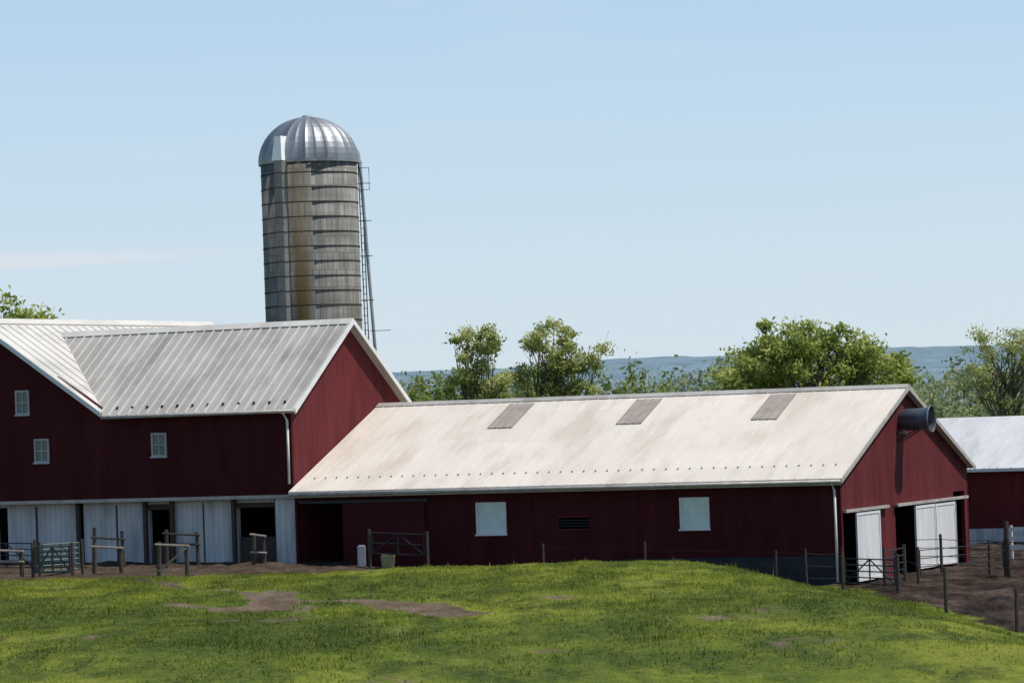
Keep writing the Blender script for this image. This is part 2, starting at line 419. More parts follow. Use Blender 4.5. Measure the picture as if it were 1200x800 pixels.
bm=B(); box(bm,F,.02,.84,.10,.448,.5,3.42); obj_from_bm('corner_pier',bm,M_white,bb)
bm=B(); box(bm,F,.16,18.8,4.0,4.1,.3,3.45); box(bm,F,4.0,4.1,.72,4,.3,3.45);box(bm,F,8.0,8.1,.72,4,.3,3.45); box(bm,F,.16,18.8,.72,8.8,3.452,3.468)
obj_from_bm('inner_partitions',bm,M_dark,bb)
bm=B(); box(bm,F,-.03,19.08,-.05,-.003,3.43,3.56); obj_from_bm('sill_board',bm,M_gutter,bb)
bm=B(); 
for t in (9.58,5.42,6.6,2.75,.9): box(bm,F,t-.07,t+.07,.25,.40,.5,3.42)
for t,w in ((6.0,1.06),(1.75,1.85)): box(bm,F,t-w/2,t+w/2,.40,.448,3.1,3.28)
box(bm,F,11.5,11.56,.40,.448,.9,3.3); box(bm,F,7.9,7.95,.41,.448,.9,3.3);box(bm,F,4.1,4.14,.41,.448,.9,3.3)
obj_from_bm('posts_and_lintels',bm,M_wood,bb)
bm=B()
box(bm,F,.95,2.6,.55,.6,1.0,2.0); box(bm,F,5.6,6.45,.56,.62,1.0,1.7)
obj_from_bm('stable_half_doors',bm,M_wood,bb)
k1=(10.05-6.94)/4.5
def slab(bm,F,pts,h=.09):
    prism(bm,[F.p(t,s,z) for t,s,z in pts],[F.p(t,s,z-h) for t,s,z in pts])
bm=B()
slab(bm,F,[(-.35,-.35,6.94-.35*k1),(7.95,-.35,6.94-.35*k1),(13.3,4.498,10.05),(-.35,4.498,10.05)])
slab(bm,F,[(-.35,9.35,6.94-.35*k1),(8.3,9.35,6.94-.35*k1),(13.3,4.502,10.05),(-.35,4.502,10.05)])
obj_from_bm('main_roof',bm,M_roofB,bb)
k2=(10.6-6.94)/5.42
bm=B()
z_e=6.94-.3*k2
slab(bm,F,[(8.15,-.38,6.94),(13.548,-.38,10.6),(13.548,17.7,10.6),(8.15,17.7,6.94)])
slab(bm,F,[(18.95+.3,-.38,z_e),(13.552,-.38,10.6),(13.552,17.7,10.6),(18.95+.3,17.7,z_e)])
obj_from_bm('wing_roof',bm,M_roofR,bb)
bm=B(); t=-.33
while t<13:
    s0=-.36 if t<7.9 else (-.36+(t-7.9)*.91)
    s1=4.45
    if s0<s1-.1:
        prism_t(bm,F,[(s0,6.94+k1*s0+.002),(s1,6.94+k1*s1+.002),(s1,6.94+k1*s1+.045),(s0,6.94+k1*s0+.045)],t,t+.06)
    t+=.42
obj_from_bm('main_roof_ribs',bm,M_roofR,bb)
bm=B(); s=-.36
while s<17.6:
    prism_s(bm,F,[(8.2,6.94+k2*.05+.002),(13.5,10.57),(13.5,10.6),(8.2,6.94+k2*.05+.03)],s,s+.04); s+=.6
obj_from_bm('wing_roof_ribs',bm,M_roofR,bb)
bm=B()
prism_t(bm,F,[(4.2,9.87),(4.5,10.07),(4.8,9.87),(4.8,9.9),(4.5,10.11),(4.2,9.9)],-.37,13.1)
prism_s(bm,F,[(13.25,10.43),(13.55,10.62),(13.85,10.43),(13.85,10.46),(13.55,10.66),(13.25,10.46)],-.4,17.72)
obj_from_bm('ridge_caps',bm,M_roofR,bb)
bm=B()
def rake_t(t0,t1,sa,za,sb,zb): prism_t(bm,F,[(sa,za+.03),(sb,zb+.03),(sb,zb-.17),(sa,za-.17)],t0,t1)
rake_t(-.40,-.353,-.35,6.94-.35*k1,4.5,10.05); rake_t(-.40,-.353,9.35,6.94-.35*k1,4.503,10.05)
prism_s(bm,F,[(8.0,6.87),(13.548,10.63),(13.548,10.43),(8.0,6.67)],-.43,-.384)
prism_s(bm,F,[(19.3,z_e+.0),(13.552,10.63),(13.552,10.43),(19.3,z_e-.2)],-.43,-.384)
obj_from_bm('rake_trim',bm,M_trim,bb)
bm=B(); prism(bm,[F.p(8.0,-.40,6.76),F.p(8.08,-.40,6.83),F.p(13.3,4.4,10.09),F.p(13.2,4.4,10.02)],[F.p(7.9,-.40,6.78),F.p(7.95,-.40,6.85),F.p(13.1,4.4,10.10),F.p(13.0,4.4,10.02)])
obj_from_bm('valley_flashing',bm,M_roofC,bb)
bm=B(); tube(bm,[F.p(-.38,-.42,6.64),F.p(7.95,-.42,6.64)],.065,8)
tube(bm,[F.p(-.38,9.42,6.64),F.p(8.2,9.42,6.64)],.065,8); obj_from_bm('gutter',bm,M_gutter,bb,True)
bm=B(); tube(bm,[F.p(.12,-.42,6.6),F.p(.12,-.08,6.3),F.p(.12,-.07,3.95)],.05,8); obj_from_bm('downspout',bm,M_trim,bb,True)
bm=B(); t=.2
while t<7.9: 
    box(bm,F,t,t+.07,-.02,.06,6.94,7.04); t+=.66
obj_from_bm('snow_guards',bm,M_steel,bb)
for a_ in ((5.68,5.1,6.0,.66),(10.9,5.0,5.92,.66),(11.71,6.86,7.8,.62)): window_t(F,bb,*a_,0,fm=M_wframe)

# ------------------------------------------------------------ FAR SHED
F=Fr(B0); sh=empty('red_equipment_shed',B0)
bm=B(); wall_t(bm,F,-16,5,.3,.45,.6,3.2,[(-9,-6,.6,2.6)]); box(bm,F,-16,5,12.6,12.75,-.5,3.2); box(bm,F,4.85,5,.452,12.6,-.5,3.2); box(bm,F,-16,-15.85,.452,12.6,-.5,3.2)
prism_t(bm,F,[(.3,3.202),(12.7,3.202),(6.5,5.25)],4.85,5); prism_t(bm,F,[(.3,3.202),(12.7,3.202),(6.5,5.25)],-16,-15.85)
obj_from_bm('walls',bm,M_red2,sh)
bm=B(); box(bm,F,-5.9,5.02,.25,.45,-.6,.598); box(bm,F,-16,-9.1,.25,.45,-.6,.598); obj_from_bm('white_base',bm,M_white,sh)
bm=B(); prism_t(bm,F,[(0,3.18),(6.5,5.35),(6.5,5.26),(0,3.09)],-16.3,5.3); prism_t(bm,F,[(13,3.18),(6.502,5.35),(6.502,5.26),(13,3.09)],-16.3,5.3)
obj_from_bm('roof',bm,M_roofC,sh)
bm=B(); t=-16.2
while t<5.2:
    prism_t(bm,F,[(0,3.182),(6.4,3.182+6.4*.3338),(6.4,3.215+6.4*.3338),(0,3.215)],t,t+.04); t+=.6
obj_from_bm('roof_ribs',bm,M_roofC,sh)
bm=B(); box(bm,F,-16.3,5.3,-.04,-.003,3.04,3.17); obj_from_bm('fascia',bm,M_trim,sh)

# ------------------------------------------------------------ SILO
SC=Vector((-8.9,158,0)); R=2.17; si=empty('concrete_stave_silo',SC)
n=NT('silo_staves'); g=n.new('ShaderNodeNewGeometry'); mp=n.new('ShaderNodeVectorMath',operation='SUBTRACT'); mp.inputs[1].default_value=SC
n.l.new(g.outputs['Position'],mp.inputs[0]); s=sep(n,mp.outputs[0])
ang=n.math('ARCTAN2',s[0],n.math('MULTIPLY',s[1],-1))
cb=n.new('ShaderNodeCombineXYZ'); n.l.new(n.math('MULTIPLY',ang,R),cb.inputs[0]); n.l.new(s[2],cb.inputs[1])
br=n.new('ShaderNodeTexBrick'); n.l.new(cb.outputs[0],br.inputs['Vector'])
for k_,v_ in (('Scale',1),('Mortar Size',.014),('Brick Width',.28),('Row Height',.76)): br.inputs[k_].default_value=v_
br.inputs['Color1'].default_value=(.20,.193,.178,1); br.inputs['Color2'].default_value=(.29,.28,.26,1); br.inputs['Mortar'].default_value=(.09,.085,.075,1)
mpp=n.new('ShaderNodeMapping'); n.l.new(cb.outputs[0],mpp.inputs[0]); mpp.inputs['Scale'].default_value=(2.2,.18,1)
st=n.noise(mpp.outputs[0],1.2,6,.6)
c1=n.mix(n.ramp(st,[(.40,0),(.66,.85)]),br.outputs['Color'],(.11,.102,.088))
mp3=n.new('ShaderNodeMapping'); n.l.new(cb.outputs[0],mp3.inputs[0]); mp3.inputs['Scale'].default_value=(.3,1.5,1)
c1=n.mix(n.ramp(n.noise(mp3.outputs[0],1.0,5,.6),[(.42,0),(.66,.6)]),c1,(.085,.08,.07))
dd=n.math('ABSOLUTE',n.math('SUBTRACT',n.math('ADD',ang,n.math('MULTIPLY',n.math('SUBTRACT',st,.5),.4)),-.17))
m1=n.math('MULTIPLY',n.ramp(dd,[(.08,1),(.24,0)]),n.ramp(n.math('DIVIDE',s[2],20),[(.60,1),(.9,.25)]))
c2=n.mix(n.math('MULTIPLY',m1,.9),c1,(.095,.066,.018))
n.col(c2); n.set(.9,0,.2); n.bump(br.outputs['Fac'],.4,-.02)
M_stave=n.m
bm=B(); bmesh.ops.create_cone(bm,cap_ends=True,segments=64,radius1=R,radius2=R,depth=18.4,matrix=Matrix.Translation(SC+Vector((0,0,8.7)))); o=obj_from_bm('stave_wall',bm,M_stave,si)
for p in o.data.polygons: p.use_smooth=abs(p.normal.z)<.5
M_hoop=simple('rusty_hoop',(.06,.05,.045),.8,.1)
def ringv(r,z,seg=64): return [SC+Vector((r*math.cos(2*math.pi*i/seg),r*math.sin(2*math.pi*i/seg),z)) for i in range(seg)]
def band(bm,r,z0,z1,seg=64):
    a=[bm.verts.new(p) for p in ringv(r,z0)]; b=[bm.verts.new(p) for p in ringv(r,z1)]
    c=[bm.verts.new(p) for p in ringv(r-.03,z0)]; d=[bm.verts.new(p) for p in ringv(r-.03,z1)]
    for i in range(seg):
        j=(i+1)%seg
        bm.faces.new([a[i],a[j],b[j],b[i]]); bm.faces.new([b[i],b[j],d[j],d[i]]); bm.faces.new([a[j],a[i],c[i],c[j]])
bm=B(); z=1.
hz=[]
while z<17.8: hz.append(z); z+=.38 if z<9 else .66
for z in hz:
    band(bm,R+.02,z,z+.05)
    for an in (-1.15,1.9):
        p=SC+Vector((math.sin(an)*(R+.04),-math.cos(an)*(R+.04),z+.02)); tube(bm,[p-Vector((math.cos(an),math.sin(an),0))*.14,p+Vector((math.cos(an),math.sin(an),0))*.14],.04,6)
obj_from_bm('steel_hoops',bm,M_hoop,si)
n=NT('galvanised_dome'); g=n.new('ShaderNodeNewGeometry'); mp=n.new('ShaderNodeVectorMath',operation='SUBTRACT'); mp.inputs[1].default_value=SC
n.l.new(g.outputs['Position'],mp.inputs[0]); s=sep(n,mp.outputs[0]); ang=n.math('ARCTAN2',s[0],s[1])
wn=n.new('ShaderNodeTexWhiteNoise',noise_dimensions='1D'); n.l.new(n.math('FLOOR',n.math('MULTIPLY',ang,28/(2*math.pi))),wn.inputs['W'])
c1=n.ramp(wn.outputs['Value'],[(0,(.20,.215,.23)),(1,(.42,.44,.46))])
c1=n.mix(n.math('MULTIPLY',n.noise(n.coord(),2,5),.5),c1,(.17,.17,.165)); n.col(c1); n.set(.5,.7,.5)
M_dome=n.m
bm=B(); NG=28; rows=12; DZ=17.88; DH=2.05
grid=[]
for j in range(rows):
    ph=j/rows*math.pi/2; ring=[]
    for i in range(NG*4):
        an=2*math.pi*i/(NG*4); k_=i%4
        rr=(R+.06)*math.cos(ph)*(1.0+(.022 if k_==0 else (-.004 if k_==2 else 0)))
        ring.append(bm.verts.new(SC+Vector((rr*math.sin(an),rr*math.cos(an),DZ+DH*math.sin(ph)))))
    grid.append(ring)
topv=bm.verts.new(SC+Vector((0,0,DZ+DH)))
for j in range(rows-1):
    for i in range(NG*4):
        k_=(i+1)%(NG*4); bm.faces.new([grid[j][i],grid[j][k_],grid[j+1][k_],grid[j+1][i]])
for i in range(NG*4): bm.faces.new([grid[-1][i],grid[-1][(i+1)%(NG*4)],topv])
band(bm,R+.10,DZ-.10,DZ+.05)
tube(bm,[SC+Vector((0,0,DZ+DH-.02)),SC+Vector((0,0,DZ+DH+.06))],[.3,.2],16)
obj_from_bm('dome',bm,M_dome,si)
an=-.54; rd=Vector((math.sin(an),-math.cos(an),0)); td=Vector((math.cos(an),math.sin(an),0))
bm=B()
sec=[(-.30,-.08),(-.30,.16),(-.22,.30),(-.08,.36),(.08,.36),(.22,.30),(.30,.16),(.30,-.08)]
prism(bm,[SC+rd*(R+b)+td*a+ZUP*.6 for a,b in sec],[SC+rd*(R+b)+td*a+ZUP*17.85 for a,b in sec])
n=simple('chute_metal',(.25,.243,.225),.8,.0,.35,1.2,.15); obj_from_bm('unloading_chute',bm,n,si)
bm=B(); z=1.3
for z in hz:
    prism(bm,[SC+rd*(R+b*1.06)+td*a*1.06+ZUP*z for a,b in sec],[SC+rd*(R+b*1.06)+td*a*1.06+ZUP*(z+.04) for a,b in sec])
obj_from_bm('chute_bands',bm,M_hoop,si)
bm=B()
sec2=[(-.27,-1.0),(-.27,.36),(.27,.36),(.27,-1.0)]
prism(bm,[SC+rd*(R+b)+td*a+ZUP*17.86 for a,b in sec2],[SC+rd*(R+b-(.12 if b>0 else 0))+td*a*.62+ZUP*18.95 for a,b in sec2])
M_hatch=simple('white_hatch',(.85,.86,.86),.5,0,.08); obj_from_bm('dome_hatch',bm,M_hatch,si)
bm=B()
PY=.9
tube(bm,[SC+Vector((R+a,PY,c)) for a,c in [(-.75,19.0),(-.25,18.85),(.05,18.3),(.14,17.2),(.52,9.2),(.92,.9)]],.075,10)
obj_from_bm('filler_pipe',bm,M_galv,si,True)
bm=B()
for dy in (-.15,.25):
    tube(bm,[SC+Vector((R+.08+dy*.3,dy+.8,17.9)),SC+Vector((R+.16+dy*.3,dy+.8,9)),SC+Vector((R+.16+dy*.3,dy+.8,.8))],.024,6)
z=1.
while z<17.9:
    tube(bm,[SC+Vector((R+.05,.65,z)),SC+Vector((R+.2,1.05,z))],.016,5); z+=.33
for z in (16.9,15.2,13.6,11.6,9.3,6,3.5):
    tube(bm,[SC+Vector((R-.25,.8,z)),SC+Vector((R+.55,.8,z+.0))],.02,6)
tube(bm,[SC+Vector((R-.1,.8,17.6)),SC+Vector((R+.5,.8,17.6)),SC+Vector((R+.5,.8,16.6)),SC+Vector((R-.1,.8,16.6))],.022,6)
tube(bm,[SC+Vector((R+.3,.8,10.2)),SC+Vector((R+1.25,.8,10.2))],.016,6)
obj_from_bm('ladder_and_brackets',bm,M_steel,si)
bm=B(); box(bm,Fr(SC),-.3,.3,-R-2,-R+.1,.3,1.5); obj_from_bm('chute_foot',bm,M_conc,si)

# ------------------------------------------------------------ fences & yard clutter
def post(bm,x,y,h,r=.07,lean=0):
    z=gz(x,y); tube(bm,[(x,y,z-.3),(x+lean,y,z+h)],[r,r*.9],7)
def wooden_frame(name,x0,x1,y,h,mat,topmat=None,rails=(.95,.5),diag=False):
    e=empty(name,Vector((x0,y,gz(x0,y)))); bm=B(); y1=y+(x0-x1)*.3
    post(bm,x0,y,h,.08,.03); post(bm,x1,y1,h*.92,.08,-.02)
    obj_from_bm('posts',bm,mat,e)
    bm=B()
    for r in rails:
        za=gz(x0,y)+h*r; zb=gz(x1,y1)+h*r*.93
        tube(bm,[(x0-.1,y-.09,za),(x1+.1,y1-.09,zb)],.045,6)
    if diag: tube(bm,[(x0,y-.12,gz(x0,y)+.2),(x1,y1-.12,gz(x1,y1)+h*.8)],.035,6)
    obj_from_bm('rails',bm,topmat or mat,e)
wooden_frame('wooden_fence',-15.7,-14.6,129.6,1.45,M_wood,None,(.75,))
wooden_frame('wooden_fence',-12.95,-11.75,128.6,1.35,M_wood,None,(.9,.62))
wooden_frame('wooden_fence',-12.3,-11.3,119.5,1.2,M_wood,M_woodl,(.93,),True)
wooden_frame('wooden_fence',-15.1,-14.1,124.4,1.05,M_wood,M_woodl,(.9,))
wooden_frame('wooden_fence',-19.4,-17.5,123.8,1.0,M_wood,M_woodl,(.95,.55))
wooden_frame('wooden_fence',-9.75,-9.35,128.6,1.15,M_wood,M_woodl,(.97,.4))
def tube_gate(name,p0,p1,h,mat,nr=5,z0=.18,r=.024,brace=True):
    p0=Vector((*p0,gz(*p0))); p1=Vector((*p1,gz(*p1))); e=empty(name,p0); bm=B()
    for i in range(nr):
        z=z0+(h-z0)*i/(nr-1); tube(bm,[p0+ZUP*z,p1+ZUP*z],r,6)
    for f in (0,1,.5) if brace else (0,1):
        q=p0.lerp(p1,f); tube(bm,[q+ZUP*(z0-.02),q+ZUP*(h+.02)],r*1.15,6)
    if brace: tube(bm,[p0+ZUP*z0,p0.lerp(p1,.5)+ZUP*h],r,6); tube(bm,[p1+ZUP*z0,p0.lerp(p1,.5)+ZUP*h],r,6)
    obj_from_bm('tubes',bm,mat,e)
    bm=B()
    for q in (p0,p1):
        d=(p1-p0).normalized()*(-.12 if q is p0 else .12); tube(bm,[q+d-ZUP*.3,q+d+ZUP*(h+.12)],.06,7)
    obj_from_bm('gate_posts',bm,M_wood,e)
tube_gate('livestock_gate',(-17.0,123.2),(-15.75,122.7),1.02,M_greeng,6,.12,.03)
tube_gate('livestock_gate',(-16.9,124.3),(-15.7,125.0),1.05,M_greeng,6,.12,.03)
tube_gate('livestock_gate',(-17.5,126.),(-19.5,127.),1.05,M_steel,5)
tube_gate('livestock_gate',(-5.3,126.6),(-3.4,125.7),1.25,M_steel,3,.5,.028)
tube_gate('livestock_gate',(10.85,117.0),(12.3,115.2),1.0,M_steel,5)
tube_gate('livestock_gate',(12.35,118.6),(13.3,121.5),1.15,M_steel,5)
tube_gate('livestock_gate',(13.6,119.2),(16.9,122.6),1.15,M_steel,4,.3,.018,False)
def wire_fence(name,pts,h=1.25,wires=(.35,.75,1.15),mat=M_steel,r=.045,wr=.008):
    e=empty(name,Vector((*pts[0],gz(*pts[0])))); bm=B()
    for i,(x,y) in enumerate(pts): post(bm,x,y,h*(1+.08*math.sin(i*2.1)),r,.05*math.sin(i*3.3))
    obj_from_bm('posts',bm,M_wood if mat is M_steel else mat,e)
    bm=B()
    for w in wires:
        for a,b in zip(pts[:-1],pts[1:]):
            A=Vector((*a,gz(*a)+w)); C=Vector((*b,gz(*b)+w)); tube(bm,[A,(A+C)/2-ZUP*.03,C],wr,4)
    obj_from_bm('wires',bm,M_steel,e)
wire_fence('wire_fence',[(12.25,113.8),(12.5,103.2),(13.2,93.6),(14.2,84),(15.3,75)],1.25,(.4,.8,1.15),M_steel,.06,.004)
wire_fence('wire_fence',[(13.5,128.5),(15.2,126.4),(16.6,124.0),(17.0,121.8),(19.8,119.5),(22.5,117.5)],1.3,(.3,.6,.9,1.2),M_steel,.06,.012)
wire_fence('wire_fence',[(.8,117.6),(4.2,117.0),(8.5,116.5),(9.5,116.3),(10.7,116.6)],1.35,(.4,.8,1.2),M_steel,.04,.002)
bm=B(); z=gz(17,122); tube(bm,[(17.0,122.3,z-.3),(17.0,122.3,z+1.9)],.085,8); obj_from_bm('gate_post',bm,M_wood)
e=empty('white_board_fence',Vector((19.2,136,0))); bm=B()
for i in range(5): tube(bm,[(19.1+i*1.9,136-i*.4,-.3),(19.1+i*1.9,136-i*.4,1.25)],.06,6)
for z in (.4,.75,1.1):
    hexa(bm,[Vector((19.0,135.86,z-.08)),Vector((26.8,134.26,z-.08)),Vector((26.8,134.30,z-.08)),Vector((19.0,135.90,z-.08)),Vector((19.0,135.86,z+.08)),Vector((26.8,134.26,z+.08)),Vector((26.8,134.30,z+.08)),Vector((19.0,135.90,z+.08))])
obj_from_bm('boards',bm,M_trim,e)
def rbox(name,x,y,w,d,h,mat,bev=.04,taper=1.):
    bm=B(); z=gz(x,y)-.03
    P=[Vector((x-w/2*taper,y-d/2*taper,z)),Vector((x+w/2*taper,y-d/2*taper,z)),Vector((x+w/2*taper,y+d/2*taper,z)),Vector((x-w/2*taper,y+d/2*taper,z)),
       Vector((x-w/2,y-d/2,z+h)),Vector((x+w/2,y-d/2,z+h)),Vector((x+w/2,y+d/2,z+h)),Vector((x-w/2,y+d/2,z+h))]
    hexa(bm,P); bmesh.ops.bevel(bm,geom=bm.edges[:],offset=bev,segments=2,affect='EDGES')
    return obj_from_bm(name,bm,mat)
rbox('salt_block_bin',-5.72,127.2,.30,.3,.8,M_wframe)
rbox('feed_tub',-4.75,126.5,.52,.5,.5,M_yel,.05,.8)

# ------------------------------------------------------------ trees
def leafmat(name,dark,mid,light,trans=.5):
    n=NT(name); at=n.new('ShaderNodeAttribute',attribute_name='tint')
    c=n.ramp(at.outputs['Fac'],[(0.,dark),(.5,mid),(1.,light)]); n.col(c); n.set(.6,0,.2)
    tr=n.new('ShaderNodeBsdfTranslucent'); n.l.new(c,tr.inputs[0]); mx=n.new('ShaderNodeMixShader'); mx.inputs[0].default_value=trans
    n.l.new(n.b.outputs[0],mx.inputs[1]); n.l.new(tr.outputs[0],mx.inputs[2]); n.l.new(mx.outputs[0],n.out.inputs[0]); return n.m
L1=leafmat('spring_leaves',(.12,.16,.035),(.33,.39,.085),(.52,.55,.17))
L2=leafmat('yellow_green_leaves',(.20,.24,.075),(.42,.45,.15),(.56,.57,.25))
L3=leafmat('shrub_leaves',(.08,.12,.03),(.23,.29,.065),(.42,.45,.13))
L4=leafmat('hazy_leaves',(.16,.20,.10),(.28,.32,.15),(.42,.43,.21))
M_bark=simple('bark',(.15,.125,.10),.9,0,.4,5)
def leaf_quads(C,size,r):
    n=len(C); u=r.normal(size=(n,3)); u/=np.linalg.norm(u,axis=1)[:,None]; w=r.normal(size=(n,3)); v=np.cross(u,w); v/=np.linalg.norm(v,axis=1)[:,None]
    a=(size*(.6+.8*r.random(n)))[:,None]; b=a*.6
    return np.stack([C-u*a,C+v*b*.8-u*a*.1,C+u*a,C-v*b*.8+u*a*.1],1)
def tree(name,x,y,H,blobs,nclu,nleaf,lsize,mat,seed,tr=.22,clr=.6,stems=1,zb=None):
    r=np.random.default_rng(seed); z0=gz(x,y) if zb is None else zb
    e=empty(name,Vector((x,y,z0))); base=np.array([x,y,z0])
    wts=np.array([b[6] for b in blobs],float); wts/=wts.sum()
    cl=[]
    for i in range(nclu):
        b=blobs[r.choice(len(blobs),p=wts)]; d=r.normal(size=3); d/=np.linalg.norm(d); rad=(.35+.65*r.random()**.5)
        cl.append(base+np.array([b[0],b[1],b[2]])+d*rad*np.array([b[3],b[4],b[5]]))
    cl=np.array(cl); bm=B(); Ts=[]
    for k in range(stems):
        off=np.array([.5*(k-(stems-1)/2),.2*k,0])
        top=base+off*3+np.array([.3*r.normal(),0,H*.86])
        T=[base+off+(top-base-off)*f+np.array([.18*math.sin(f*5+k),.12*math.cos(f*4),0])*f*2 for f in np.linspace(0,1,9)]
        T[0]=T[0]-np.array([0,0,.4]); Ts.append(T)
        tube(bm,[Vector(p) for p in T],[tr*(1.1-f)**1.3+.012 for f in np.linspace(0,1,9)],8)
    for c in cl:
        T=Ts[r.integers(0,stems)]
        f=np.clip((c[2]-z0)/H-.12-.18*r.random(),.15,.85); s=T[int(f*8)]
        mid=(s+c)/2+np.array([0,0,-.015*H])+r.normal(size=3)*.12
        d=np.linalg.norm(c-s); tube(bm,[Vector(s),Vector(mid),Vector(c)],[min(tr*.35,.012+.014*d),.012+.006*d,.008],5,False)
        tube(bm,[Vector(mid),Vector(c+r.normal(size=3)*clr*.8)],[.012,.006],4,False)
    obj_from_bm('trunk_and_limbs',bm,M_bark,e,True,False)
    per=nleaf//nclu; pts=[];tin=[]
    for c in cl:
        m_=int(per*(.5+r.random())); rr=clr*(.6+.7*r.random()); d=r.normal(size=(m_,3))*rr*.55*np.array([1.1,1.1,.75])
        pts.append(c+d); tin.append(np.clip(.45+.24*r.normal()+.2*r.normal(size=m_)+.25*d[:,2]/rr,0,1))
    pts=np.concatenate(pts);tin=np.concatenate(tin)
    Q=leaf_quads(pts,lsize,r)
    np_mesh('leaves',Q.reshape(-1,3),np.arange(len(Q)*4).reshape(-1,4),mat,[('tint','FACE',tin)],False,e)
mp_=lambda px,Y:px/4104*Y
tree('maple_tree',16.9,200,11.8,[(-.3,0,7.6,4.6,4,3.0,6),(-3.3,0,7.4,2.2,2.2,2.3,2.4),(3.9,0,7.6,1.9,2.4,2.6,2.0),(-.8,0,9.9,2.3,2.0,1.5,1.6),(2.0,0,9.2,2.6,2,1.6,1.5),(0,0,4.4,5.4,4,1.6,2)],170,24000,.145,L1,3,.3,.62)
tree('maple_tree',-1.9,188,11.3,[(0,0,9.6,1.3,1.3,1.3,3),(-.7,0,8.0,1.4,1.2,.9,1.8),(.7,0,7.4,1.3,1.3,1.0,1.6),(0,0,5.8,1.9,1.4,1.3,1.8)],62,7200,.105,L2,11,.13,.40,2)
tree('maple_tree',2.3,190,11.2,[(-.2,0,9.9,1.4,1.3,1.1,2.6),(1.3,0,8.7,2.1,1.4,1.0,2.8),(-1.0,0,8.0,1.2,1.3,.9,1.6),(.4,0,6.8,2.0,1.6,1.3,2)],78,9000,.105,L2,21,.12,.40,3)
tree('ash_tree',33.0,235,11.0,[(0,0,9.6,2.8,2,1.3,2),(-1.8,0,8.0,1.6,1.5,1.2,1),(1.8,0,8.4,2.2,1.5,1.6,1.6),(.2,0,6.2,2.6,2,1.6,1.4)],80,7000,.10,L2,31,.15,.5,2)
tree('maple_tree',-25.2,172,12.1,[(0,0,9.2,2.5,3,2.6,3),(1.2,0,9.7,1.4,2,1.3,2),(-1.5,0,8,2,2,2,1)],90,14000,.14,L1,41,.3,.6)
def mass(name,items,lsize,mat,seed,dens=1.):
    r=np.random.default_rng(seed); P=[];Tn=[]
    for (x,y,zb,rx,ry,h,nl) in items:
        nl=int(nl*dens); ncl=max(6,nl//45); c=r.normal(size=(ncl,3)); c/=np.linalg.norm(c,axis=1)[:,None]; c[:,2]=np.abs(c[:,2])*1.0
        c=c*(.55+.45*r.random(ncl)[:,None])*np.array([rx,ry,h]); tn=.42+.2*r.normal(size=ncl)
        idx=r.integers(0,ncl,nl); sp=.15*min(rx,h)
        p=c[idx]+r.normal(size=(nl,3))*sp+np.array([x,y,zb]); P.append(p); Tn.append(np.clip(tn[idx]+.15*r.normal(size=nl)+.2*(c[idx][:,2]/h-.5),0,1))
    P=np.concatenate(P);Tn=np.concatenate(Tn); Q=leaf_quads(P,lsize,r)
    np_mesh(name,Q.reshape(-1,3),np.arange(len(Q)*4).reshape(-1,4),mat,[('tint','FACE',Tn)])
r=random.Random(5)
it=[]
for px,top in ((-118,8.2),(-108,8.6),(-96,9.0),(-82,9.3),(-66,9.4),(-50,9.3),(-36,9.0),(-22,8.8),(-8,8.9),(6,8.8),(22,8.8),(36,8.9),(50,8.7),(66,8.4),(84,8.4),(100,8.2),(116,8.1),(132,8.3),(148,8.2),(165,7.8),(182,7.7),(200,7.5),(218,7.5),(236,7.4)):
    Y=192+r.random()*10; it.append((mp_(px,Y),Y,gz(0,Y)-.3,1.2+r.random()*.6,1.5,top+.1+r.random()*.4,2300))
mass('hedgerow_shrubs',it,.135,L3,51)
it=[]
for k in range(42):
    px=-150+k*20+r.random()*14; Y=310+r.random()*70; it.append((mp_(px,Y),Y,-2,3+2*r.random(),3.5,10.8+2.6*r.random(),1100))
for k in range(14):
    px=450+k*15; Y=300+r.random()*60; it.append((mp_(px,Y),Y,-2,2.6+2*r.random(),3,7.6+2.8*r.random(),1000))
mass('distant_tree_row',it,.25,L4,52)
it=[]
for k in range(150):
    px=-720+k*10+r.random()*12; Y=800+r.random()*900; it.append((mp_(px,Y),Y,-4,9+6*r.random(),8,14+12*r.random(),420))
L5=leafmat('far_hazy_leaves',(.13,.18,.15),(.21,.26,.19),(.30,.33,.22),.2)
mass('distant_woodland',it,.8,L5,53)

# ------------------------------------------------------------ far ridge
n=NT('wooded_ridge_haze_tint'); a=n.noise(n.coord(scale=(1,.4,2.5)),.03,8,.75); b=n.noise(n.coord(scale=(1,.6,3)),.0045,5)
c=n.ramp(a,[(.36,(.125,.185,.235)),(.62,(.195,.27,.315))]); c=n.mix(n.ramp(b,[(.45,0),(.62,.35)]),c,(.165,.235,.235))  # aerial haze painted into the ridge as blue-grey base colours
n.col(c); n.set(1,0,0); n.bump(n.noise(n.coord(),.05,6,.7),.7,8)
hx_=np.arange(-3500,3500.1,9); rows=list(np.linspace(0,1,14))
VV=[]
for f in rows:
    for x in hx_:
        h=49.5+3.5*math.tanh(x/200)+2.0*math.sin(x*.0052+.4)+2.5*nz(x,0,.006,2)+1.0*nz(x,0,.05,6)
        VV.append((x,3500-(1-f)*1100+120*nz(x,f*1400,.004,7),(h+3)*(f**.8)-3+(6*nz(x,f*1100,.006,3)+1.6*nz(x,f*1100,.05,8))*math.sin(f*math.pi*.85)**.5+.8*nz(x,f*50,.12,8)))
VV.extend([(x,4300,-5) for x in hx_])
VV=np.array(VV); m_=len(hx_); ii=np.arange((m_-1)*len(rows)); rr=ii//(m_-1); cc=ii%(m_-1); q=rr*m_+cc
np_mesh('hills',VV,np.stack([q,q+1,q+1+m_,q+m_],1),n.m,None,True)

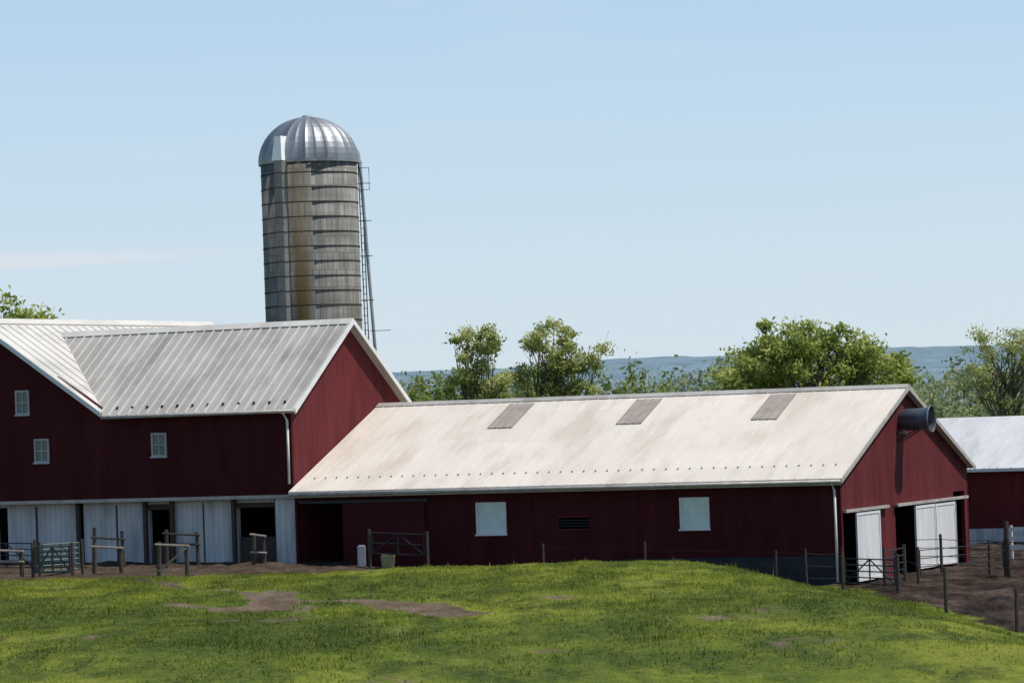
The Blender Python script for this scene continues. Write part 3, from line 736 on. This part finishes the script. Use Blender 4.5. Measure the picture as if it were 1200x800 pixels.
# ------------------------------------------------------------ light, sky, camera
EL=math.radians(60); AZ=Vector((.997,-.082,0)).normalized()
sd=Vector((AZ.x*math.cos(EL),AZ.y*math.cos(EL),math.sin(EL)))
L=bpy.data.lights.new('sun','SUN'); L.energy=4.9; L.angle=math.radians(.5); L.color=(1,.955,.89)
lo=bpy.data.objects.new('sun',L); lo.rotation_euler=sd.to_track_quat('Z','Y').to_euler(); lo.location=(0,0,60); sc.collection.objects.link(lo)
w=bpy.data.worlds.new('World'); sc.world=w; w.use_nodes=True; nt=w.node_tree; bg=nt.nodes['Background']
sk=nt.nodes.new('ShaderNodeTexSky'); sk.sky_type='NISHITA'; sk.sun_disc=False
sk.sun_elevation=EL; sk.sun_rotation=math.atan2(AZ.x,AZ.y); sk.air_density=1.0; sk.dust_density=.6; sk.ozone_density=2
tc=nt.nodes.new('ShaderNodeTexCoord'); sx=nt.nodes.new('ShaderNodeSeparateXYZ'); nt.links.new(tc.outputs['Generated'],sx.inputs[0])
rp=nt.nodes.new('ShaderNodeValToRGB'); e=rp.color_ramp.elements
stops=[(0,(.67,.785,.87)),(.03,(.63,.765,.875)),(.115,(.485,.675,.87)),(.3,(.18,.33,.57)),(1,(.06,.14,.32))]
while len(e)<len(stops): e.new(.5)
for i_,(p_,c_) in enumerate(stops): e[i_].position=p_; e[i_].color=(*c_,1)
nt.links.new(sx.outputs[2],rp.inputs[0])
mpn=nt.nodes.new('ShaderNodeMapping'); mpn.inputs['Scale'].default_value=(5,5,60); mpn.inputs['Location'].default_value=(2.2,0,.7)
nt.links.new(tc.outputs['Generated'],mpn.inputs[0])
nn=nt.nodes.new('ShaderNodeTexNoise'); nn.inputs['Scale'].default_value=1.6; nn.inputs['Detail'].default_value=5; nt.links.new(mpn.outputs[0],nn.inputs['Vector'])
cr=nt.nodes.new('ShaderNodeValToRGB'); cr.color_ramp.elements[0].position=.56; cr.color_ramp.elements[1].position=.80; cr.color_ramp.elements[1].color=(.18,.18,.18,1)
nt.links.new(nn.outputs['Fac'],cr.inputs[0])
# one low thin cloud bank to the left of the silo
def wn_(op,a,b=None):
    x=nt.nodes.new('ShaderNodeMath'); x.operation=op
    for i,v in enumerate((a,b)):
        if v is None: continue
        if isinstance(v,(int,float)): x.inputs[i].default_value=v
        else: nt.links.new(v,x.inputs[i])
    return x.outputs[0]
dz=wn_('DIVIDE',wn_('SUBTRACT',sx.outputs[2],wn_('ADD',.0475,wn_('MULTIPLY',wn_('SUBTRACT',nn.outputs['Fac'],.5),.008))),.0022)
dx_=wn_('DIVIDE',wn_('SUBTRACT',sx.outputs[0],-.135),.045)
gs=wn_('POWER',2.718,wn_('MULTIPLY',wn_('ADD',wn_('MULTIPLY',dz,dz),wn_('MULTIPLY',dx_,dx_)),-1.))
cf=wn_('MINIMUM',wn_('ADD',cr.outputs[0],wn_('MULTIPLY',gs,.55)),1.)
mc=nt.nodes.new('ShaderNodeMix'); mc.data_type='RGBA'; mc.inputs[7].default_value=(.82,.80,.84,1)
nt.links.new(cf,mc.inputs[0]); nt.links.new(rp.outputs[0],mc.inputs[6])
sca=nt.nodes.new('ShaderNodeVectorMath'); sca.operation='SCALE'; sca.inputs['Scale'].default_value=1/.12; nt.links.new(mc.outputs[2],sca.inputs[0])
mm_=nt.nodes.new('ShaderNodeMix'); mm_.data_type='RGBA'; mm_.inputs[0].default_value=.88
nt.links.new(sk.outputs[0],mm_.inputs[6]); nt.links.new(sca.outputs[0],mm_.inputs[7])
nt.links.new(mm_.outputs[2],bg.inputs[0]); bg.inputs[1].default_value=.12

cam=bpy.data.cameras.new('camera'); cam.lens=4104/1200*36; cam.sensor_width=36; cam.clip_end=20000; cam.clip_start=.5
co=bpy.data.objects.new('camera',cam); sc.collection.objects.link(co); sc.camera=co
pitch=math.atan(80/4104)
Rm=Matrix.Rotation(math.pi/2+pitch,4,'X')@Matrix.Rotation(math.radians(-2.0),4,'Z')
co.matrix_world=Matrix.Translation((0,0,6.4))@Rm
